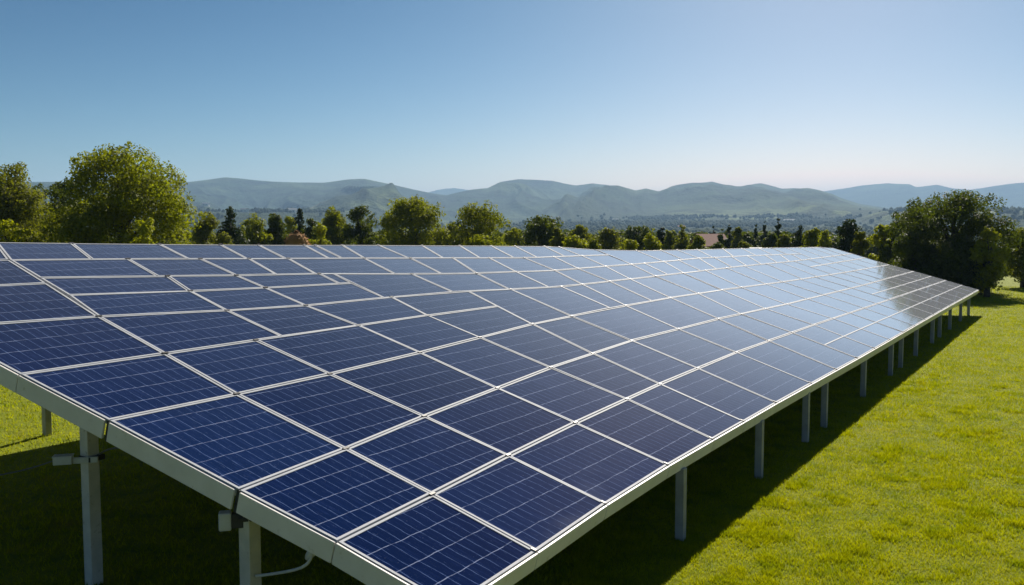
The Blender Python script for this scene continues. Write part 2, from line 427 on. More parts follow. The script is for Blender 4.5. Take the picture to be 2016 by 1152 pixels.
# ------------------------------------------------------------------ far woods on the valley floor (uncountable)
rng = np.random.default_rng(5)
ico = [(0, 0, 1)] + [(0.894*cos(2*pi*k/5), 0.894*sin(2*pi*k/5), 0.447) for k in range(5)] + [(0.894*cos(2*pi*(k+.5)/5), 0.894*sin(2*pi*(k+.5)/5), -0.447) for k in range(5)]
icf = [(0, 1+k, 1+(k+1) % 5) for k in range(5)] + [(1+k, 6+k, 1+(k+1) % 5) for k in range(5)] + [(6+k, 6+(k+1) % 5, 1+(k+1) % 5) for k in range(5)]
ico = np.array(ico); icf = np.array(icf)
N = 60000
aa = rng.uniform(radians(-33), radians(33), N); rr = np.sqrt(rng.uniform(520**2, 2700**2, N))
xx = rr*np.sin(aa); yy = rr*np.cos(aa)
dens = fbm(xx/210.0, yy/150.0, 91, 4)
hedge = np.abs(fbm(xx/260.0, yy/380.0, 191, 2)-0.5)
keep = (rr < 0.53*ridge_r(aa)) & ((dens > 0.60) | ((hedge < 0.008) & (rng.random(N) < 0.9)) | (rng.random(N) < 0.02))
aa, rr, xx, yy = aa[keep], rr[keep], xx[keep], yy[keep]; n = len(aa)
zz = np.maximum(hills_z(aa, rr, xx, yy), ground_z(xx, yy))
sz = rng.uniform(3.0, 6.5, n); hh = sz*rng.uniform(0.8, 1.5, n)
jit = 1+0.3*(rng.random((n, 11, 1))-0.5)
V = ico[None]*jit*np.stack([sz, sz, hh], -1)[:, None, :]*0.7 + np.stack([xx, yy, zz+hh*0.45], -1)[:, None, :]
F = (icf[None]+(np.arange(n)*11)[:, None, None]).reshape(-1, 3)
tag(link_mesh('distant_woods', mesh_np('distant_woods', V.reshape(-1, 3), F, False), M['woods']), 'dark hazy woods and hedgerows scattered over the valley floor', 'woods', kind='stuff')

# ------------------------------------------------------------------ the solar array (u along the rows, v up the slope)
P0 = np.array([1.6907, 9.8030, 0.9720])
E1 = np.array([0.52854, 0.84891, 0.0]); E2 = np.array([-0.81764, 0.50907, 0.26892]); EN = np.array([0.22829, -0.14213, 0.96316])
AX = (E1, E2, EN); W1 = np.array([-0.84891, 0.52854, 0.0])
def S(u, v, h=0.0): return P0 + E1*u + E2*v + EN*h
def G(u, w):
    p = P0 + E1*u + W1*w; return np.array([p[0], p[1], float(ground_z(p[0], p[1]))])
LINES = {
 0: [(-4.19, -.13), (-2.96, -.09), (-1.57, -.03), (.03, .0), (4.15, -.01), (9.58, -.07), (22.6, -.14), (32.4, -.22)],
 1: [(-4.22, .94), (-2.94, 1.02), (-1.54, 1.12), (.06, 1.21), (2.81, 1.32), (6.39, 1.39), (11.65, 1.35), (16.9, 1.27), (32.5, 1.05)],
 2: [(-4.31, 1.93), (-2.95, 2.04), (-1.57, 2.19), (.07, 2.33), (1.61, 2.46), (4.55, 2.6), (8.72, 2.58), (13.3, 2.45), (22, 2.35), (32.2, 2.33)],
 3: [(-4.43, 3.46), (-3.01, 3.47), (-1.65, 3.5), (.11, 3.59), (1.64, 3.69), (3.31, 3.81), (6.28, 3.87), (9.19, 3.86), (12.3, 3.79), (17, 3.6), (23.8, 3.42), (32, 3.31)],
 4: [(-4.54, 4.64), (-1.7, 4.66), (1.66, 4.68), (3.56, 4.66)],
 14: [(22.4, 4.28), (32, 4.31)],
 5: [(-4.65, 5.98), (-2.94, 5.87), (-1.29, 5.66), (.1, 5.55), (1.8, 5.53), (3.37, 5.47), (4.9, 5.31), (6.6, 5.14), (8.7, 5.12), (13, 5.08), (17.7, 5.05), (22.6, 4.93), (32.2, 4.91)],
 6: [(-2.83, 6.63), (-1.23, 6.46), (0, 6.37), (1.75, 6.27)],
 16: [(-4.7, 7.15), (-2.83, 7.09)],
 7: [(-2.79, 7.3), (-1.24, 7.12), (0, 6.96), (1.45, 6.81), (3.5, 6.47), (5.2, 6.25), (7.9, 6.04), (12.5, 5.98), (16.4, 6.0), (19.4, 5.87), (21.2, 5.78), (26, 5.5)],
 8: [(-2.75, 8.03), (-1.1, 7.91), (.83, 7.7), (3.32, 7.45), (5.4, 7.23), (8.1, 6.95), (12.1, 6.78)],
 18: [(-4.75, 8.12), (-2.75, 8.05)],
 9: [(-4.8, 8.98), (-2.45, 8.82), (-.14, 8.58), (1.61, 8.42), (4.48, 8.19), (8.3, 7.86), (10.4, 7.68), (12.65, 7.1), (16, 6.86), (21.5, 6.58), (25.75, 6.34), (30.7, 6.04), (32.3, 5.75)],
}
def lv(k, u):
    t = LINES[k]; return float(np.interp(u, [p[0] for p in t], [p[1] for p in t]))
def spread(a, b, n): return [a+(b-a)*(i+1)/n for i in range(n)]
C0 = [-4.19, -2.96, -1.57, .03, 1.44, 2.63, 4.15, 6.12, 7.86, 9.58, 11.27] + spread(11.27, 32.18, 12)
C1 = [-4.22, -2.94, -1.54, .06, 1.6, 2.81, 4.39, 6.39, 8.28, 9.9, 11.65] + spread(11.65, 32.3, 12)
C2 = [-4.31, -2.95, -1.57, .07, 1.61, 3.0, 4.55, 6.58, 8.72, 10.05, 11.67, 13.3, 15.19] + spread(15.19, 32.25, 10)
C3 = [-4.43, -3.01, -1.65, .11, 1.64, 3.31, 4.68, 6.95, 9.19, 10.77, 12.29, 13.62, 15.52, 16.96] + spread(16.96, 32.0, 9)
BANDS = [  # lower line, upper line, crossings on the lower line, crossings on the upper line, words for the row
 (0, 1, C0, C1, 'of the low front row'),
 (1, 2, C1, C2, 'of the second row'),
 (2, 3, C2, C3, 'of the third row'),
 (3, 4, [-4.43, -3.01, -1.65, .11, 1.64, 3.31], [-4.54, -2.97, -1.70, .11, 1.66, 3.56], 'of the fourth row'),
 (4, 5, [-4.54, -2.97, -1.28, .11, 1.66, 3.56], [-4.65, -2.94, -1.29, .0, 1.82, 3.77], 'of the short fifth row'),
 (3, 5, [3.31, 4.68, 6.28, 6.95, 8.23, 9.19, 10.77, 12.29, 13.62, 15.52, 16.96, 18.9, 20.6, 22.4], [3.77, 4.96, 6.6, 7.46, 8.72, 9.76, 11.18, 12.9, 14.5, 16.2, 17.75, 19.9, 21.4, 22.9], 'of the tall middle row'),
 (3, 14, [22.4] + spread(22.4, 32.0, 5), [22.65] + spread(22.65, 32.1, 5), 'of the far fourth row'),
 (14, 5, [22.65] + spread(22.65, 32.1, 5), [22.9] + spread(22.9, 32.2, 5), 'of the far fifth row'),
 (5, 6, [-2.94, -1.29, .0, 1.65], [-2.83, -1.23, .0, 1.71], 'of the sixth row'),
 (6, 7, [-2.83, -1.23, .0, 1.45, 1.71], [-2.79, -1.1, -.02, 1.52, 1.80], 'of the seventh row'),
 (5, 16, [-4.65, -2.94], [-4.7, -2.83], 'standing alone left of the sixth row'),
 (16, 18, [-4.7, -2.83], [-4.75, -2.75], 'standing alone left of the seventh row'),
 (18, 9, [-4.75, -2.75], [-4.8, -2.5], 'at the left end of the high back row'),
 (5, 7, [1.65, 3.37, 4.92, 6.18, 7.46, 8.72, 9.76, 11.18, 11.95, 12.97, 14.2, 15.4, 16.7, 18.0, 19.4, 21.0, 22.4, 24.0, 25.5], [1.80, 3.49, 5.2, 6.47, 7.88, 8.91, 10.27, 11.68, 12.46, 13.74, 14.8, 16.41, 17.6, 19.0, 20.4, 22.1, 23.6, 24.9, 26.0], 'of the tall upper row'),
 (7, 8, [-2.79, -1.24, -.02, .69, 1.45, 3.1, 4.24, 5.19, 6.47, 7.88, 8.91, 10.27, 11.68], [-2.75, -1.15, .0, .86, 1.63, 3.32, 4.5, 5.7, 6.85, 8.08, 9.3, 10.6, 12.04], 'of the eighth row'),
 (8, 9, [-2.75, -1.67, -.2, .83, 1.58, 2.5, 2.8, 3.32, 4.45, 5.42, 6.55, 7.7, 8.6, 9.8, 10.58, 12.04], [-2.5, -1.49, -.14, .95, 1.7, 2.7, 2.95, 3.6, 4.55, 5.8, 7.0, 8.1, 9.0, 10.2, 10.76, 12.1], 'of the high back row'),
 (7, 9, [11.68, 13.74, 15.2, 16.41, 17.5, 19.2, 21.24, 22.9, 24.4, 26.0], [12.1, 14.12, 15.6, 16.7, 18.2, 20.3, 22.0, 23.6, 25.0, 26.6], 'of the tall back row'),
 (5, 9, [25.5, 27.2, 28.9, 30.5, 32.2], [26.6, 28.1, 29.6, 31.0, 32.3], 'at the far top corner'),
]
ORD = ['first', 'second', 'third', 'fourth', 'fifth', 'sixth', 'seventh', 'eighth', 'ninth', 'tenth', 'eleventh', 'twelfth', 'thirteenth', 'fourteenth', 'fifteenth', 'sixteenth', 'seventeenth', 'eighteenth', 'nineteenth', 'twentieth', 'twenty-first', 'twenty-second', 'twenty-third', 'twenty-fourth']
FRAME_W, GAP, DEEP = 0.024, 0.008, 0.042
prng = random.Random(3)
def inset(q, d):
    """inset a convex quad (2-D points) by d on every side"""
    q = [np.array(p) for p in q]; out = []
    for i in range(4):
        p, c, n_ = q[i-1], q[i], q[(i+1) % 4]
        d1 = (c-p)/np.linalg.norm(c-p); d2 = (n_-c)/np.linalg.norm(n_-c)
        n1 = np.array([-d1[1], d1[0]]); n2 = np.array([-d2[1], d2[0]])
        A = np.array([d1, -d2]).T
        t = np.linalg.solve(A, (c+n2*d)-(c+n1*d))
        out.append(c+n1*d+d1*t[0])
    return out
def solar_panel(corners, label, bars=()):
    q = inset(corners, GAP); c = sum(q)/4
    root = empty('solar_panel', S(c[0], c[1], 0)); o = np.array(root.location)
    tag(root, label, 'solar panel', 'solar panels of the array')
    dz = prng.uniform(-0.003, 0.003); k1, k2 = prng.uniform(-.0035, .0035), prng.uniform(-.0035, .0035)
    def H(p, h): return S(p[0], p[1], h+dz+k1*(p[0]-c[0])+k2*(p[1]-c[1])) - o
    i1 = inset(q, FRAME_W)
    f = MB(); n4 = range(4)
    vs = [H(p, 0.006) for p in q] + [H(p, 0.006) for p in i1] + [H(p, -DEEP) for p in q] + [H(p, -DEEP) for p in i1]
    fs = []
    for i in n4:
        j = (i+1) % 4
        fs += [(i, j, 4+j, 4+i), (8+i, 8+j, j, i), (4+i, 4+j, 12+j, 12+i), (12+i, 12+j, 8+j, 8+i)]
    f.add(vs, fs)
    f.build('frame', M['alu'], root)
    g = inset(q, FRAME_W-0.002)
    me = bpy.data.meshes.new('glass_sheet'); me.from_pydata([tuple(H(p, 0.0)) for p in g], [], [(0, 1, 2, 3)]); me.update()
    uvl = me.uv_layers.new(name="panel")
    o0 = np.array(corners[0])
    for li, p in zip(range(4), g):
        d = np.array(p)-o0; uvl.data[li].uv = (float(d[0]), float(d[1])-0.12)
    link_mesh('glass_sheet', me, M['glass'], root)
    for t in bars:
        a = g[0]*(1-t)+g[3]*t; b = g[1]*(1-t)+g[2]*t; w = np.array([0, 0.016])
        m = MB(); m.hexa([H(a-w, 0.001), H(b-w, 0.001), H(b+w, 0.001), H(a+w, 0.001)], [H(a-w, 0.007), H(b-w, 0.007), H(b+w, 0.007), H(a+w, 0.007)])
        m.build('cross_bar', M['alu'], root)
    return root
PANELS = []
for kb, kt, ub, ut, row in BANDS:
    n = len(ub)-1
    for i in range(n):
        q = [(ub[i], lv(kb, ub[i])), (ub[i+1], lv(kb, ub[i+1])), (ut[i+1], lv(kt, ut[i+1])), (ut[i], lv(kt, ut[i]))]
        u = (ub[i]+ub[i+1])/2
        tone = 'navy' if u < 4 else ('pale blue' if u < 19 else 'silvery dark')
        bars = ()
        if (kb, kt) == (0, 1) and u > 9.5: bars = (0.5,)
        if (kb, kt) == (1, 2) and u > 21: bars = (0.45,)
        lab = '%s solar panel %s' % (tone, row) if n == 1 or 'alone' in row else '%s solar panel, %s from left %s' % (tone, ORD[i], row)
        if i == n-1 and n > 4: lab = '%s solar panel, last at right %s' % (tone, row)
        PANELS.append((solar_panel(q, lab, bars), q, kb, kt, i, n))

# dark clamps bridging the row gaps: parts of the panel below the joint
for root, q, kb, kt, i, n in PANELS:
    if i == n-1: continue
    o = np.array(root.location)
    cm = MB(); p = q[2]; cm.box(S(p[0], p[1], 0.008)-o, (0.07, 0.030, 0.014), AX); cm.build('clamp', M['clamp'], root)
    if kb == 0:
        p = q[1]; cm = MB(); cm.box(S(p[0]-0.005, p[1]+0.03, 0.008)-o, (0.030, 0.05, 0.014), AX); cm.build('clamp', M['clamp'], root)

# mounting rack: edge beams, posts, purlins, rafters
rack = empty('mounting_rack', G(-4.2, 0))
tag(rack, 'cream steel rack with square posts carrying the tilted solar panels', 'rack')
ro = np.array(rack.location)
def strip(name, pts, depth, thick, mat, out, top=-0.003, bev=0.004):
    """beam following 2-D points (u,v) on the array plane, hanging below it"""
    m = MB()
    a, b = [np.array(p, float) for p in pts]; ov = np.array(out)
    q = [a, b, b+ov*thick, a+ov*thick]
    if (b-a)[0]*ov[1]-(b-a)[1]*ov[0] < 0: q = q[::-1]
    m.hexa([S(p[0], p[1], top-depth)-ro for p in q], [S(p[0], p[1], top)-ro for p in q])
    return m.build(name, mat, rack, bevel=bev)
for i in range(len(C0)-1):
    a, b = C0[i]+0.007, C0[i+1]-0.007
    strip('edge_beam', [(a, lv(0, a)), (b, lv(0, b))], 0.155, 0.022, M['beam'], (0, -1))
left_pts = [(-4.19, -.13), (-4.22, .94), (-4.31, 1.93), (-4.43, 3.46), (-4.54, 4.64), (-4.65, 5.98), (-4.7, 7.15), (-4.75, 8.12), (-4.8, 8.98)]
for i in range(8):
    a, b = np.array(left_pts[i]), np.array(left_pts[i+1]); d = (b-a)/np.linalg.norm(b-a)
    g0 = 0.03 if i in (2, 3) else 0.006; g1 = 0.03 if i in (1, 2) else 0.006
    strip('edge_beam', [a+d*g0, b-d*g1], 0.175, 0.022, M['beam'], (-1, 0))
    if i in (1, 2):
        m = MB(); m.box(S(b[0]+0.03, b[1], -0.10)-ro, (0.05, 0.05, 0.19), AX); m.build('joint_bracket', M['boxdark'], rack)
for i in range(8):       # far end
    vv = [-.2, .62, 1.05, 1.7, 2.33, 3.31, 4.31, 4.91, 5.7]; uu = [32.2, 32.27, 32.32, 32.3, 32.27, 32.1, 32.15, 32.22, 32.32]
    strip('edge_beam', [(uu[i], vv[i]+.004), (uu[i+1], vv[i+1]-.004)], 0.155, 0.022, M['beam'], (1, 0))
t9 = LINES[9]
for (a, b) in zip(t9[:-1], t9[1:]): strip('edge_beam', [a, b], 0.155, 0.022, M['beam'], (0, 1))
for v in (0.55, 1.75, 3.0, 4.3, 5.4):
    m = MB(); a, b = S(-4.15, v, -0.10)-ro, S(32.0, v, -0.10)-ro
    m.box((a+b)/2, (36.1, 0.06, 0.10), AX); m.build('purlin', M['post'], rack)
for v, ue in ((6.6, 22), (7.6, 8)):
    m = MB(); a, b = S(-4.4, v, -0.10)-ro, S(ue, v, -0.10)-ro
    m.box((a+b)/2, (ue+4.4, 0.06, 0.10), AX); m.build('purlin', M['post'], rack)
# unseen deck behind the ridge, added to shade the ground there, on its own post
m = MB(); rp = []
for (u, v) in [(-4.8, 8.98), (-2.45, 8.82), (1.61, 8.42), (4.48, 8.19), (8.3, 7.86), (12.65, 7.1)]:
    t = S(u, v, -0.06); rp.append((t, t + W1*3.1 + np.array([0, 0, -0.72])))
for (a0, a1), (b0, b1) in zip(rp[:-1], rp[1:]):
    dn = np.array([0, 0, -0.04]); m.hexa([a0+W1*0.03+dn-ro, b0+W1*0.03+dn-ro, b1+dn-ro, a1+dn-ro], [a0+W1*0.03-ro, b0+W1*0.03-ro, b1-ro, a1-ro])
m.build('rear_shade_deck', M['beam'], rack)
for u in (-0.31, 5.2, 10.6):
    g_ = G(u, 11.15 if u < 4 else (10.6 if u < 8 else 9.9)); m = MB(); m.box(g_ + np.array([0, 0, 1.18]) - ro, (0.11, 0.11, 2.62), (E1, W1, np.array([0, 0, 1.0]))); m.build('post', M['post_grey'], rack, bevel=0.006)
def post(u, w, s=0.115, top_off=-0.155, v=None, mat='post_grey'):
    b = G(u, w); v = w/0.96316 if v is None else v
    t = S(u, v, top_off)[2]
    m = MB(); c = np.array([b[0], b[1], (b[2]-0.25+t)/2])-ro
    m.box(c, (s, s, t-b[2]+0.25), (E1, W1, np.array([0, 0, 1.0])))
    return m.build('post', M[mat], rack, bevel=0.006)
for u in (0.49, 3.47, 6.03, 7.31, 10.69, 13.88, 15.29, 17.72, 20.92, 22.58, 25.2, 28.4, 31.2): post(u, 0.03, 0.10)
for u, w in ((-4.10, 1.98), (-3.84, 4.53), (-4.2, 8.2)): post(u, w, 0.125, mat='post')
for u in (0.2, 4.5, 9, 13.5, 18, 22.5, 27, 31): post(u, 4.4, 0.11)
for u, w in ((0.35, 8.0), (4.5, 7.6), (9, 7.2), (13.5, 6.4), (18, 6.2), (22.5, 5.8), (27, 5.6)): post(u, w, 0.11)
for u, vt in ((-4.02, 8.4), (0.2, 8.2), (4.5, 7.9), (9, 7.4), (13.5, 6.7), (18, 6.5), (22.5, 6.2), (27, 5.9), (31, 5.6)):
    m = MB(); a, b = S(u, 0.1, -0.20)-ro, S(u, vt, -0.20)-ro
    m.box((a+b)/2, (0.06, vt-0.1, 0.10), AX); m.build('rafter', M['post'], rack)

# boxes and cables on the two left posts
def add_box(root, name, c, s, mat, ax, bev=0.006):
    m = MB(); m.box(np.array(c), s, ax); return m.build(name, mat, root, bevel=bev)
UP = np.array([0, 0, 1.0]); AXV = (E1, W1, UP)
pa = G(-3.84, 4.53)
jb = empty('junction_box', pa + np.array([0, 0, 1.30]))
tag(jb, 'small cream box strapped sideways to the leftmost square post', 'electrical box')
bd = np.array([-0.97, -0.24, 0.0]); bp = np.array([0.24, -0.97, 0.0]); BX = (bd, bp, UP)
add_box(jb, 'housing', bd*0.22 + bp*0.10, (0.17, 0.10, 0.075), M['boxgrey'], BX)
add_box(jb, 'lid', bd*0.22 + bp*0.10 + UP*0.043, (0.18, 0.11, 0.012), M['boxgrey'], BX, 0.003)
add_box(jb, 'arm', bd*0.02 + bp*0.10 + UP*-0.012, (0.23, 0.03, 0.06), M['boxgrey'], BX)
add_box(jb, 'strap', bd*-0.02 + UP*-0.012, (0.175, 0.175, 0.05), M['boxdark'], AXV, 0.003)
pb = G(-4.10, 1.98)
cb = empty('switch_box', pb + np.array([0, 0, 1.16]))
tag(cb, 'small white switch box with dark back beside the front left post top', 'electrical box')
add_box(cb, 'housing', bd*0.19 + UP*0.02, (0.10, 0.10, 0.15), M['boxgrey'], BX, 0.012)
add_box(cb, 'back_plate', bd*0.09 + UP*0.02, (0.10, 0.085, 0.12), M['boxdark'], BX)
add_box(cb, 'bracket', bd*-0.02 + bp*0.075 + UP*0.12, (0.09, 0.02, 0.07), M['boxgrey'], BX, 0.003)
add_box(cb, 'clip', bd*0.02 + bp*0.07 + UP*0.04, (0.12, 0.03, 0.035), M['boxdark'], BX, 0.006)
def cable(label, pts, r, mat):
    P = [np.array(p, float) for p in pts]; out = []
    for i in range(len(P)-1):
        p0, p1, p2, p3 = P[max(i-1, 0)], P[i], P[i+1], P[min(i+2, len(P)-1)]
        for k in range(6):
            t = k/6; out.append(0.5*((2*p1)+(-p0+p2)*t+(2*p0-5*p1+4*p2-p3)*t*t+(-p0+3*p1-3*p2+p3)*t**3))
    out.append(P[-1]); m = MB(); m.tube(out, r, 7)
    return tag(m.build('cable', mat, None, True), label, 'cable')
j0 = np.array(jb.location)
cable('thin dark cable running from the leftmost post up to the beam', [j0+bd*-0.06+UP*0.0, j0+np.array([.25, -.12, .10]), j0+np.array([.52, -.35, .17]), S(-4.36, 3.05, -0.16)], 0.009, M['cabledark'])
cable('thin grey cable sagging from the cream box off to the left', [j0+bd*0.30+bp*0.1, j0+bd*0.6+UP*-0.10, j0+bd*1.0+UP*-0.16, j0+bd*1.7+UP*-0.25, j0+bd*2.6+UP*-0.65, j0+bd*3.3+UP*-1.25], 0.007, M['cabledark'])
q0 = S(-4.05, 1.30, -0.19)
wc = cable('white cable with a round plug hanging beside the front left post', [q0+np.array([.06, .06, .02]), q0+np.array([.0, .0, -.10]), q0+np.array([-.10, -.02, -.24]), pb+np.array([.06, -.06, .72])], 0.013, M['cable'])
m = MB(); c = q0+np.array([-.02, .0, -.12]); m.tube([c+np.array([.04, 0, .04]), c+np.array([.02, 0, .02]), c, c+np.array([-.03, 0, -.04]), c+np.array([-.045, 0, -.06])], [0.02, 0.034, 0.038, 0.03, 0.016], 10); m.build('plug', M['cable'], wc, True)
q1 = S(-4.1, 0.55, -0.18)
cable('short white cable looping under the low front left beam', [q1+np.array([.10, .05, .0]), q1+np.array([-.03, .0, -.10]), q1+np.array([-.16, -.02, -.15]), q1+np.array([-.3, .0, -.24])], 0.012, M['cable'])

# ------------------------------------------------------------------ trees
def quads(C, Nn, size, rng):
    n = len(C)
    r = rng.normal(size=(n, 3)); T = np.cross(Nn, r); T /= np.linalg.norm(T, axis=1, keepdims=True)+1e-9
    B = np.cross(Nn, T); s = size*rng.uniform(0.6, 1.35, (n, 1)); w = s*rng.uniform(0.5, 0.8, (n, 1))
    V = np.stack([C-T*s*0.5, C+B*w*0.5+Nn*s*0.12, C+T*s*0.5, C-B*w*0.5+Nn*s*0.12], 1)
    return V.reshape(-1, 3), np.arange(4*n).reshape(-1, 4)
def crown_lobes(kind, w, h, b, rng):
    """list of (centre, radius) filling a crown of width w, height h, from b above ground; heights from 0"""
    L = []; a = w/2
    prof = {'round': lambda t: (0.62+0.38*sin(pi*min(1, t/0.55)*0.5)) if t < 0.55 else math.sqrt(max(0, 1-((t-0.55)/0.47)**2)),
            'oval': lambda t: (0.66+0.34*sin(pi*min(1, t/0.45)*0.5)) if t < 0.45 else max(0, 1-((t-0.45)/0.57)**1.9),
            'bush': lambda t: max(0, 1-t**2.4)**0.7,
            'cone': lambda t: max(0.0, (1-t)**0.85)*(0.75+0.25*min(1, t/0.12)),
            'column': lambda t: (0.75+0.25*sin(pi*min(1, t/0.5)*0.5))*max(0, 1-t**5)}[kind]
    n = {'round': 165, 'oval': 80, 'bush': 44, 'cone': 90, 'column': 60}[kind]
    while len(L) < n:
        t = rng.uniform(0.0, 0.97); f = prof(t)
        if rng.random() > f+0.15: continue
        q = rng.uniform(0, 2*pi); rr_ = a*f*rng.uniform(0.0, 0.84)**0.6
        r = a*rng.uniform(0.19, 0.36)*(0.78 if kind == 'round' else 1.0)*(1 if kind in ('round', 'bush', 'oval') else (0.35+0.75*f))
        rr_ = max(0.0, min(rr_, a*f-0.5*r)) if kind != 'column' else rr_*0.8
        L.append((np.array([rr_*cos(q), rr_*sin(q), b+(h-b)*t]), r))
    return L
def fit(Lb, w, h, b):
    """stretch the lobes so the outline reaches the asked width and height"""
    x = max(abs(p[0])+r for p, r in Lb); z = max(p[2]+r for p, r in Lb)
    return [(np.array([p[0]*(w/2)/x, p[1]*(w/2)/x, p[2]*h/z]), r*min(1.0, (w/2)/x*1.05)) for p, r in Lb]
def make_tree(name, label, cat, x, y, w, h, kind, mat, leaf, nleaf, seed, b=None, group='trees behind the array'):
    rng = np.random.default_rng(seed); b = 0.04*h if b is None else b
    root = empty(name, (x, y, float(ground_z(x, y))))
    tag(root, label, cat, group)
    Lb = fit(crown_lobes(kind, w, h, b, rng), w, h, b)
    # sprays that break the outline
    ex = []
    for p, r in Lb:
        for k in range(2):
            d = rng.normal(size=3); d /= np.linalg.norm(d); d[2] = abs(d[2])*0.8+0.1 if p[2] > h*0.5 else d[2]
            ex.append((p+d*r*0.92, r*rng.uniform(0.20, 0.42)))
    allL = Lb+ex; wts = np.array([r**2.1 for p, r in allL]); wts /= wts.sum()
    cnt = rng.multinomial(nleaf, wts); Cs = []; Ns = []
    for (p, r), k in zip(allL, cnt):
        if k == 0: continue
        d = rng.normal(size=(k, 3)); d /= np.linalg.norm(d, axis=1, keepdims=True)
        rad = r*rng.uniform(0.25, 1.0, (k, 1))**0.55
        c = p+d*rad*np.array([1, 1, 0.85]); nn = d*1.0+rng.normal(size=(k, 3))*0.42+np.array([0, 0, 0.15])
        Cs.append(c); Ns.append(nn/np.linalg.norm(nn, axis=1, keepdims=True))
    C_ = np.concatenate(Cs); N_ = np.concatenate(Ns); ok = C_[:, 2] > 0.05
    V, F = quads(C_[ok], N_[ok], leaf, rng)
    # trunk with limbs reaching into the lobes
    m = MB(); r0 = 0.035*h**0.9+0.03; lean = rng.normal(size=2)*0.02*h
    tr = [np.array([0, 0, -0.3]), np.array([0, 0, 0.15*h]), np.array([lean[0]*.5, lean[1]*.5, 0.4*h]), np.array([lean[0], lean[1], 0.72*h])]
    if kind in ('cone', 'column'): tr[-1] = np.array([0, 0, 0.93*h]); tr[-2] = np.array([0, 0, 0.5*h])
    m.tube(tr, [r0*1.25, r0, r0*0.7, r0*0.22], 8)
    for p, r in sorted(Lb, key=lambda e: -e[1])[:12]:
        z0 = min(max(0.18*h, p[2]*0.55), 0.6*h); s0 = np.array([lean[0]*z0/h, lean[1]*z0/h, z0])
        mid = s0*0.5+p*0.5+np.array([0, 0, 0.04*h]); m.tube([s0, mid, p], [r0*0.42, r0*0.26, r0*0.08], 5, False)
    m.build('trunk', M['bark'], root, True)
    link_mesh('crown', mesh_np('crown', V, F), M[mat], root)
    return root
def spot(px, Y): return (px-1008)/1805.0*Y, Y       # across from a bearing at a distance of Y metres
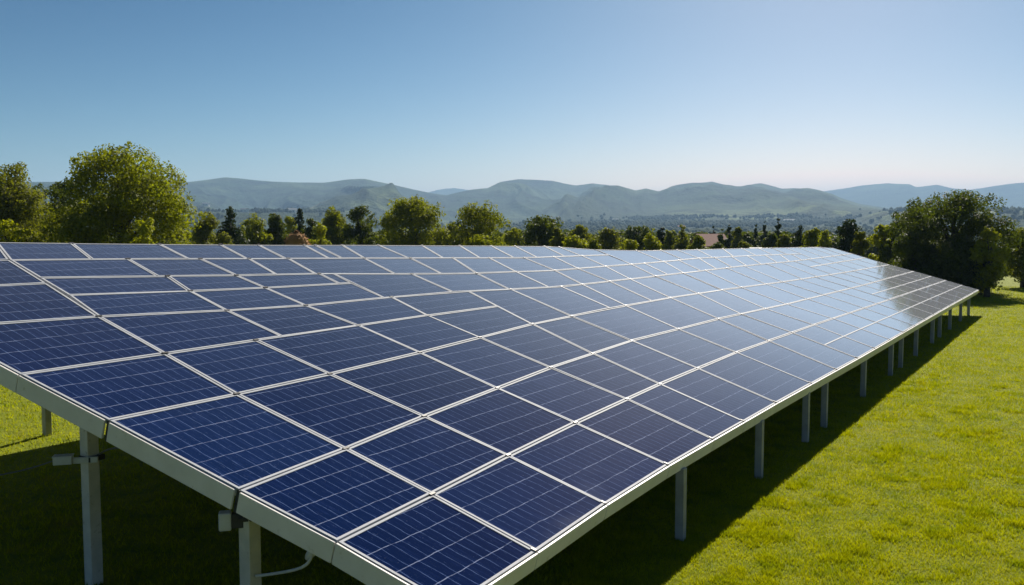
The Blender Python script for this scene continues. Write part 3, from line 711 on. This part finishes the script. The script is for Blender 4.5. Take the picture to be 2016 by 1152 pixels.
TREES = [
 # bearing, top, width (photo units), distance, shape, leaves, label, category
 (28, 318, 205, 46, 'oval', 'leaf_olive', 'tall olive-green tree at the far left edge of the treeline', 'tree'),
 (118, 352, 135, 52, 'round', 'leaf_dark', 'dark green tree between the olive tree and the tallest tree', 'tree'),
 (243, 277, 292, 41, 'round', 'leaf_mid', 'tallest big spreading leafy tree, standing above the left treeline', 'tree'),
 (352, 392, 86, 44, 'bush', 'leaf_bright', 'bright green bushy tree at the right foot of the tallest tree', 'tree'),
 (25, 430, 120, 38, 'bush', 'leaf_bright', 'bright low bush under the olive tree at the left edge', 'bush'),
 (285, 430, 130, 36, 'bush', 'leaf_bright', 'sunlit leafy bush in front of the tallest tree', 'bush'),
 (408, 413, 62, 62, 'oval', 'leaf_olive', 'olive tree standing left of the dark pointed conifer', 'tree'),
 (455, 405, 76, 66, 'cone', 'leaf_conifer', 'dark pointed conifer left of the light green round tree', 'conifer'),
 (440, 455, 60, 56, 'bush', 'leaf_olive', 'dull olive bush at the foot of the dark pointed conifer', 'bush'),
 (503, 418, 60, 70, 'oval', 'leaf_mid', 'light green round tree right of the dark pointed conifer', 'tree'),
 (543, 420, 50, 72, 'oval', 'leaf_dark', 'half-shaded small tree just left of the brown mound', 'tree'),
 (572, 423, 44, 86, 'oval', 'leaf_bright', 'yellow-green treetop peeping over behind the brown mound', 'tree'),
 (590, 410, 44, 80, 'cone', 'leaf_conifer', 'slim dark spire-topped tree directly behind the brown mound', 'conifer'),
 (612, 428, 40, 78, 'oval', 'leaf_dark', 'dark rounded tree right beside the spire-topped tree', 'tree'),
 (655, 408, 72, 74, 'oval', 'leaf_mid', 'two-humped green tree right of the brown mound', 'tree'),
 (634, 440, 58, 58, 'bush', 'leaf_bright', 'bright yellow-green bush just right of the brown mound', 'bush'),
 (713, 402, 72, 72, 'oval', 'leaf_dark', 'dark oval tree left of the broad sunlit tree', 'tree'),
 (812, 384, 116, 66, 'round', 'leaf_mid', 'broad sunlit tree standing before the dip between the hills', 'tree'),
 (765, 440, 40, 80, 'bush', 'leaf_dark', 'low dark bush between the dark oval tree and broad sunlit tree', 'bush'),
 (887, 438, 50, 84, 'oval', 'leaf_olive', 'small olive tree between the two broad central trees', 'tree'),
 (945, 397, 98, 68, 'round', 'leaf_mid', 'second broad green tree, right of the broad sunlit tree', 'tree'),
 (945, 458, 60, 58, 'bush', 'leaf_bright', 'low bright bush at the foot of the second broad tree', 'bush'),
 (1012, 446, 46, 76, 'oval', 'leaf_bright', 'pale yellow-green bushy tree left of the dark domed tree', 'tree'),
 (1070, 421, 82, 72, 'round', 'leaf_dark', 'dark domed tree near the middle of the treeline', 'tree'),
 (1098, 448, 40, 66, 'bush', 'leaf_olive', 'olive bush against the right side of the dark domed tree', 'bush'),
 (1142, 441, 48, 88, 'oval', 'leaf_olive', 'small olive treetop right of the dark domed tree', 'tree'),
 (1132, 462, 58, 64, 'bush', 'leaf_bright', 'pair-topped bright bush behind the dip in the array edge', 'bush'),
 (1192, 447, 66, 82, 'oval', 'leaf_olive', 'wide olive tree above the lowest part of the array edge', 'tree'),
 (1168, 470, 44, 60, 'bush', 'leaf_mid', 'small round green bush left of the wide olive tree', 'bush'),
 (1240, 470, 50, 60, 'bush', 'leaf_bright', 'low bright bush under the dark round tree', 'bush'),
 (1257, 443, 60, 88, 'round', 'leaf_dark', 'dark round tree right of the wide olive tree', 'tree'),
 (1283, 450, 34, 74, 'column', 'leaf_bright', 'bright upright tree touching the dark round tree', 'tree'),
 (1303, 447, 24, 92, 'column', 'leaf_conifer', 'thin dark column tree right of the bright upright tree', 'tree'),
 (1321, 451, 32, 90, 'oval', 'leaf_mid', 'small green tree between dark column and olive cone trees', 'tree'),
 (1342, 441, 44, 86, 'cone', 'leaf_olive', 'olive cone-shaped tree left of the red roof', 'tree'),
 (1374, 462, 44, 76, 'bush', 'leaf_mid', 'rounded green bush just left of the red roof', 'bush'),
 (1404, 445, 24, 125, 'column', 'leaf_conifer', 'dark slim tree rising right behind the red roof', 'tree'),
 (1412, 476, 44, 66, 'bush', 'leaf_dark', 'dull low bush in front of the red roof', 'bush'),
 (1421, 451, 22, 112, 'column', 'leaf_dark', 'narrow dark tree right of the red roof', 'tree'),
 (1435, 441, 34, 104, 'cone', 'leaf_conifer', 'taller dark conifer in the clump right of the red roof', 'conifer'),
 (1452, 446, 28, 102, 'oval', 'leaf_olive', 'olive tree at the right of the dark conifer clump', 'tree'),
 (1474, 458, 36, 98, 'oval', 'leaf_dark', 'low dark tree above the white shed roof', 'tree'),
 (1487, 443, 20, 104, 'cone', 'leaf_conifer', 'short dark cypress above the white shed', 'conifer'),
 (1464, 474, 34, 68, 'bush', 'leaf_olive', 'small grey-green bush left of the white shed', 'bush'),
 (1505, 436, 28, 98, 'cone', 'leaf_conifer', 'dark cypress left of the tallest cypress', 'conifer'),
 (1531, 430, 24, 94, 'cone', 'leaf_conifer', 'tallest thin dark cypress above the array right of centre', 'conifer'),
 (1519, 458, 40, 90, 'oval', 'leaf_dark', 'dark round tree between the two tall cypresses', 'tree'),
 (1544, 459, 32, 78, 'oval', 'leaf_olive', 'small olive tree at right foot of the tallest cypress', 'tree'),
 (1575, 443, 56, 78, 'cone', 'leaf_conifer', 'wide dark conical tree right of the cypresses', 'conifer'),
 (1600, 447, 44, 74, 'oval', 'leaf_mid', 'sunlit tree right beside the wide dark conical tree', 'tree'),
 (1625, 452, 30, 70, 'column', 'leaf_bright', 'bright upright tree left of the dark shaggy tree', 'tree'),
 (1668, 429, 60, 62, 'oval', 'leaf_conifer', 'dark shaggy tree above the rounded far corner of the array', 'tree'),
 (1692, 453, 36, 58, 'bush', 'leaf_olive', 'olive bush right against the dark shaggy tree', 'bush'),
 (1736, 440, 62, 56, 'bush', 'leaf_bright', 'bright green bushy tree left of the big right tree', 'tree'),
 (1796, 387, 120, 54, 'oval', 'leaf_dark', 'pointed dark tree at the left shoulder of big right tree', 'tree'),
 (1876, 369, 215, 48, 'round', 'leaf_dark', 'big shady spreading tree behind the right end of array', 'tree'),
 (1800, 440, 130, 47, 'bush', 'leaf_dark', 'dark shaded thicket under the left of big right tree', 'bush'),
 (1890, 455, 140, 46, 'bush', 'leaf_dark', 'dark shaded thicket right under the big right tree', 'bush'),
 (1946, 447, 74, 45, 'oval', 'leaf_bright', 'sunlit yellow-green bushy tree beside the big right tree', 'tree'),
 (1982, 450, 24, 70, 'cone', 'leaf_conifer', 'small dark conifer tip at the far right', 'conifer'),
 (2016, 444, 104, 52, 'oval', 'leaf_mid', 'green tree cut by the right edge of the picture', 'tree'),
 (2085, 430, 120, 50, 'round', 'leaf_dark', None, 'tree'),
]
for i, (px, top, wd, Y, kind, mat, lab, cat) in enumerate(TREES):
    if lab is None: continue
    x, y = spot(px, Y); gz = float(ground_z(x, y))
    w = wd/1805.0*Y*(1.32 if 400 < px < 1720 else 1.06); h = EYE + (440-top)/1805.0*Y - gz
    leaf = max(0.12, 4.4*Y/1805.0*(1.0 if kind not in ('cone', 'column') else 0.9))
    nleaf = int(min(150000, max(6000, 18.0*w*h/(leaf*leaf))))
    make_tree({'tree': 'leafy_tree', 'bush': 'bush', 'conifer': 'conifer_tree'}[cat], lab, cat, x, y, w, h, kind, mat, leaf, nleaf, 100+i, b=(0.18*h if px in (1874, 1946, 2016) else None))

# dense undergrowth that closes the gaps behind the trees (uncountable)
rng = np.random.default_rng(77)
N = 4600; az = rng.uniform(px_az(330), px_az(1770), N); dist = rng.uniform(121, 142, N)
ux, uy = dist*np.tan(az), dist; uz = ground_z(ux, uy)
uh = (EYE - uz) - (5 + 22*fbm(az*60, dist*0.02, 61, 3))/1805.0*dist
Cs = []; Ns = []
for i in range(N):
    k = 60; d = rng.normal(size=(k, 3)); d /= np.linalg.norm(d, axis=1, keepdims=True)
    z = uz[i]+max(0.4, uh[i]*rng.uniform(0.35, 0.98)); Cs.append(np.array([ux[i], uy[i], z-0.4])+d*np.array([0.85, 0.85, 0.6])*rng.uniform(0.6, 1.05, (k, 1)))
    nn = d*0.7+rng.normal(size=(k, 3))*0.5+np.array([0, 0, .25]); Ns.append(nn/np.linalg.norm(nn, axis=1, keepdims=True))
V, F = quads(np.concatenate(Cs), np.concatenate(Ns), 0.46, rng)
tag(link_mesh('undergrowth', mesh_np('undergrowth', V, F), M['leaf_dark']), 'dense green undergrowth closing the gaps between the treeline trees', 'undergrowth', kind='stuff')

# ------------------------------------------------------------------ small far things
M['straw'] = mat_paint('dry_straw', (0.46, 0.25, 0.09), (0.34, 0.18, 0.06), 0.95, 0, 3, (0.50, 0.32, 0.14))
def mound(px, Y, top, wd):
    x, y = spot(px, Y); gz = float(ground_z(x, y)); h = EYE+(440-top)/1805.0*Y-gz; w = wd/1805.0*Y
    n1, n2 = 40, 18; rng = np.random.default_rng(2); vs = []
    for j in range(n2):
        t = j/(n2-1); rad = 1.0 if t < 0.62 else math.sqrt(max(0, 1-((t-0.62)/0.38)**2))
        prof = (1.35-0.35*t/0.62) if t < 0.62 else rad
        for i in range(n1):
            a = 2*pi*i/n1; k = 1+0.16*(float(vnoise(a*2.2, t*6, 3))-0.5)+0.08*(rng.random()-0.5)
            vs.append((w*0.42*prof*k*cos(a), w*0.42*prof*k*sin(a), h*(t+0.015*(rng.random()-0.5))))
    m = MB(); m.add(vs, [(j*n1+i, j*n1+(i+1) % n1, (j+1)*n1+(i+1) % n1, (j+1)*n1+i) for j in range(n2-1) for i in range(n1)])
    root = empty('hay_mound', (x, y, gz)); tag(root, 'rusty brown domed hay mound peeking over the array, among green trees', 'hay mound')
    m.build('heap', M['straw'], root, True)
    V = np.array(vs); idx = rng.integers(0, len(V), 5000); C = V[idx]+rng.normal(size=(5000, 3))*0.05
    N = C*np.array([1, 1, 0.6])+rng.normal(size=C.shape)*0.4; N /= np.linalg.norm(N, axis=1, keepdims=True)
    Vq, Fq = quads(C, N, 0.11, rng); link_mesh('loose_straw', mesh_np('loose_straw', Vq, Fq), M['straw'], root)
mound(585, 54, 458, 62)

M['wall_white'] = mat_paint('white_render', (0.72, 0.70, 0.65), (0.62, 0.60, 0.56), 0.8, 0, 1.5)
M['roof_red'] = mat_paint('red_tiles', (0.34, 0.10, 0.06), (0.26, 0.08, 0.05), 0.8, 0, 4)
M['roof_white'] = mat_paint('white_sheet_roof', (0.50, 0.50, 0.49), (0.40, 0.40, 0.39), 0.7, 0, 4)
M['window'] = mat_paint('dark_window', (0.02, 0.025, 0.03), (0.03, 0.035, 0.04), 0.15, 0, 4)
def house(name, label, x, y, z, w, d, hw, hr, ang, roof):
    root = empty(name, (x, y, z)); root.rotation_euler = (0, 0, ang); tag(root, label, 'house' if name != 'garden_shed' else 'shed')
    m = MB(); m.add([(-w/2, -d/2, -1), (w/2, -d/2, -1), (w/2, d/2, -1), (-w/2, d/2, -1), (-w/2, -d/2, hw), (w/2, -d/2, hw), (w/2, d/2, hw), (-w/2, d/2, hw), (-w/2, 0, hw+hr), (w/2, 0, hw+hr)],
        [(0, 1, 5, 4), (2, 3, 7, 6), (1, 2, 6, 9, 5), (3, 0, 4, 8, 7)]); m.build('wall', M['wall_white'], root)
    e = 0.06*w; t = 0.04*w
    m = MB()
    for s in (-1, 1):
        a = [(-w/2-e, s*(d/2+e), hw-e*hr/(d/2)+.01), (w/2+e, s*(d/2+e), hw-e*hr/(d/2)+.01), (w/2+e, 0, hw+hr+.01), (-w/2-e, 0, hw+hr+.01)]
        if s > 0: a = a[::-1]
        m.hexa(a, [(p[0], p[1], p[2]+t) for p in a])
    m.build('roof', M[roof], root)
    for k in (-0.25, 0.25):
        m = MB(); m.box((k*w, -d/2-0.01, hw*0.55), (w*0.14, 0.05, hw*0.36)); m.build('window', M['window'], root)
    return root
x, y = spot(1397, 118); house('red_roofed_house', 'house with a faded red tiled roof showing between dark trees', x, y, float(ground_z(x, y)), 3.4, 5.0, 3.7, 1.4, radians(8), 'roof_red')
x, y = spot(1487, 62); house('garden_shed', 'low shed with white sheet roof just above the array edge', x, y, float(ground_z(x, y)), 0.8, 1.5, 1.72, 0.26, radians(5), 'roof_white')
def on_hill(px, r): 
    a = px_az(px); return r*sin(a), r*cos(a), float(hills_z(np.array([a]), np.array([r]), np.array([r*sin(a)]), np.array([r*cos(a)]))[0])
for px, r, w, lab in ((408, 2350, 16, 'pale farmhouse on the left hillside above the olive tree'), (484, 1750, 13, 'white house tip right of the dark pointed conifer'),
                      (575, 1700, 17, 'long white farm building behind the brown mound treetops'), (1211, 2250, 14, 'white house alone in the green fields at valley centre'),
                      (1340, 1500, 11, 'tiny white house above the olive cone-shaped tree'), (1552, 2150, 22, 'long pale farm building above the tallest cypress')):
    X, Y, Z = on_hill(px, r); house('farmhouse', lab, X, Y, Z, w, 9, 5.0, 2.6, radians(random.uniform(-25, 25)), 'roof_white' if w > 12 else 'roof_red')["group"] = 'far houses in the valley'

# ------------------------------------------------------------------ grass blades (uncountable)
def blades(n, r0, r1, az0, az1, hgt, wid, seed, tuft=None):
    rng = np.random.default_rng(seed)
    a = rng.uniform(az0, az1, n); r = r0*np.exp(rng.random(n)*math.log(r1/r0))
    x = r*np.sin(a); y = r*np.cos(a)
    if tuft:
        k = fbm(x*2.6, y*2.6, 411, 3) > tuft; x, y, r = x[k], y[k], r[k]; n = len(x)
    cl = fbm(x*1.6, y*1.6, 301, 3)
    h = hgt*(0.75+0.4*sstep(0.3, 0.75, cl))*rng.uniform(0.5, 1.3, n)*(r/r0)**0.12
    z = ground_z(x, y); wd = wid*(r/r0)**0.75
    q = rng.uniform(0, 2*pi, n); lean = rng.normal(size=(n, 2))*0.45
    B = np.stack([x, y, z-0.01], -1); D = np.stack([np.cos(q), np.sin(q), 0*q], -1)*wd[:, None]*0.5
    T = B+np.stack([lean[:, 0]*h, lean[:, 1]*h, h], -1)
    V = np.stack([B-D, B+D, T], 1).reshape(-1, 3)
    return V
parts = [blades(330000, 5.0, 60, radians(36), radians(75), 0.045, 0.0085, 5), blades(200000, 6.0, 40, radians(-70), radians(-38), 0.05, 0.010, 6), blades(640000, 6.5, 60, radians(4), radians(36), 0.045, 0.0075, 1), blades(110000, 6.0, 24, radians(-40), radians(6), 0.055, 0.010, 2), blades(420000, 6.5, 24, radians(4), radians(36), 0.065, 0.0085, 3, 0.68)]
V = np.concatenate(parts)
tag(link_mesh('grass', mesh_np('grass', V, np.arange(len(V)).reshape(-1, 3)), M['blades']), 'short yellow-green lawn grass around and under the array', 'grass', kind='stuff')

# ------------------------------------------------------------------ haze
hz = MB(); hz.box((0, 0, 136), (26000, 26000, 380)); ho = hz.build('haze', None)
hm = bpy.data.materials.new('haze'); hm.use_nodes = True; nt = hm.node_tree
nt.nodes.remove(nt.nodes["Principled BSDF"])
pv = nt.nodes.new("ShaderNodeVolumePrincipled"); pv.inputs["Color"].default_value = (0.43, 0.68, 1.0, 1)
pv.inputs["Density"].default_value = 0.000155; pv.inputs["Anisotropy"].default_value = 0.1
nt.links.new(pv.outputs[0], nt.nodes["Material Output"].inputs["Volume"])
ho.data.materials.append(hm); tag(ho, 'thin blue haze lying over the valley and hills', 'haze', kind='stuff')
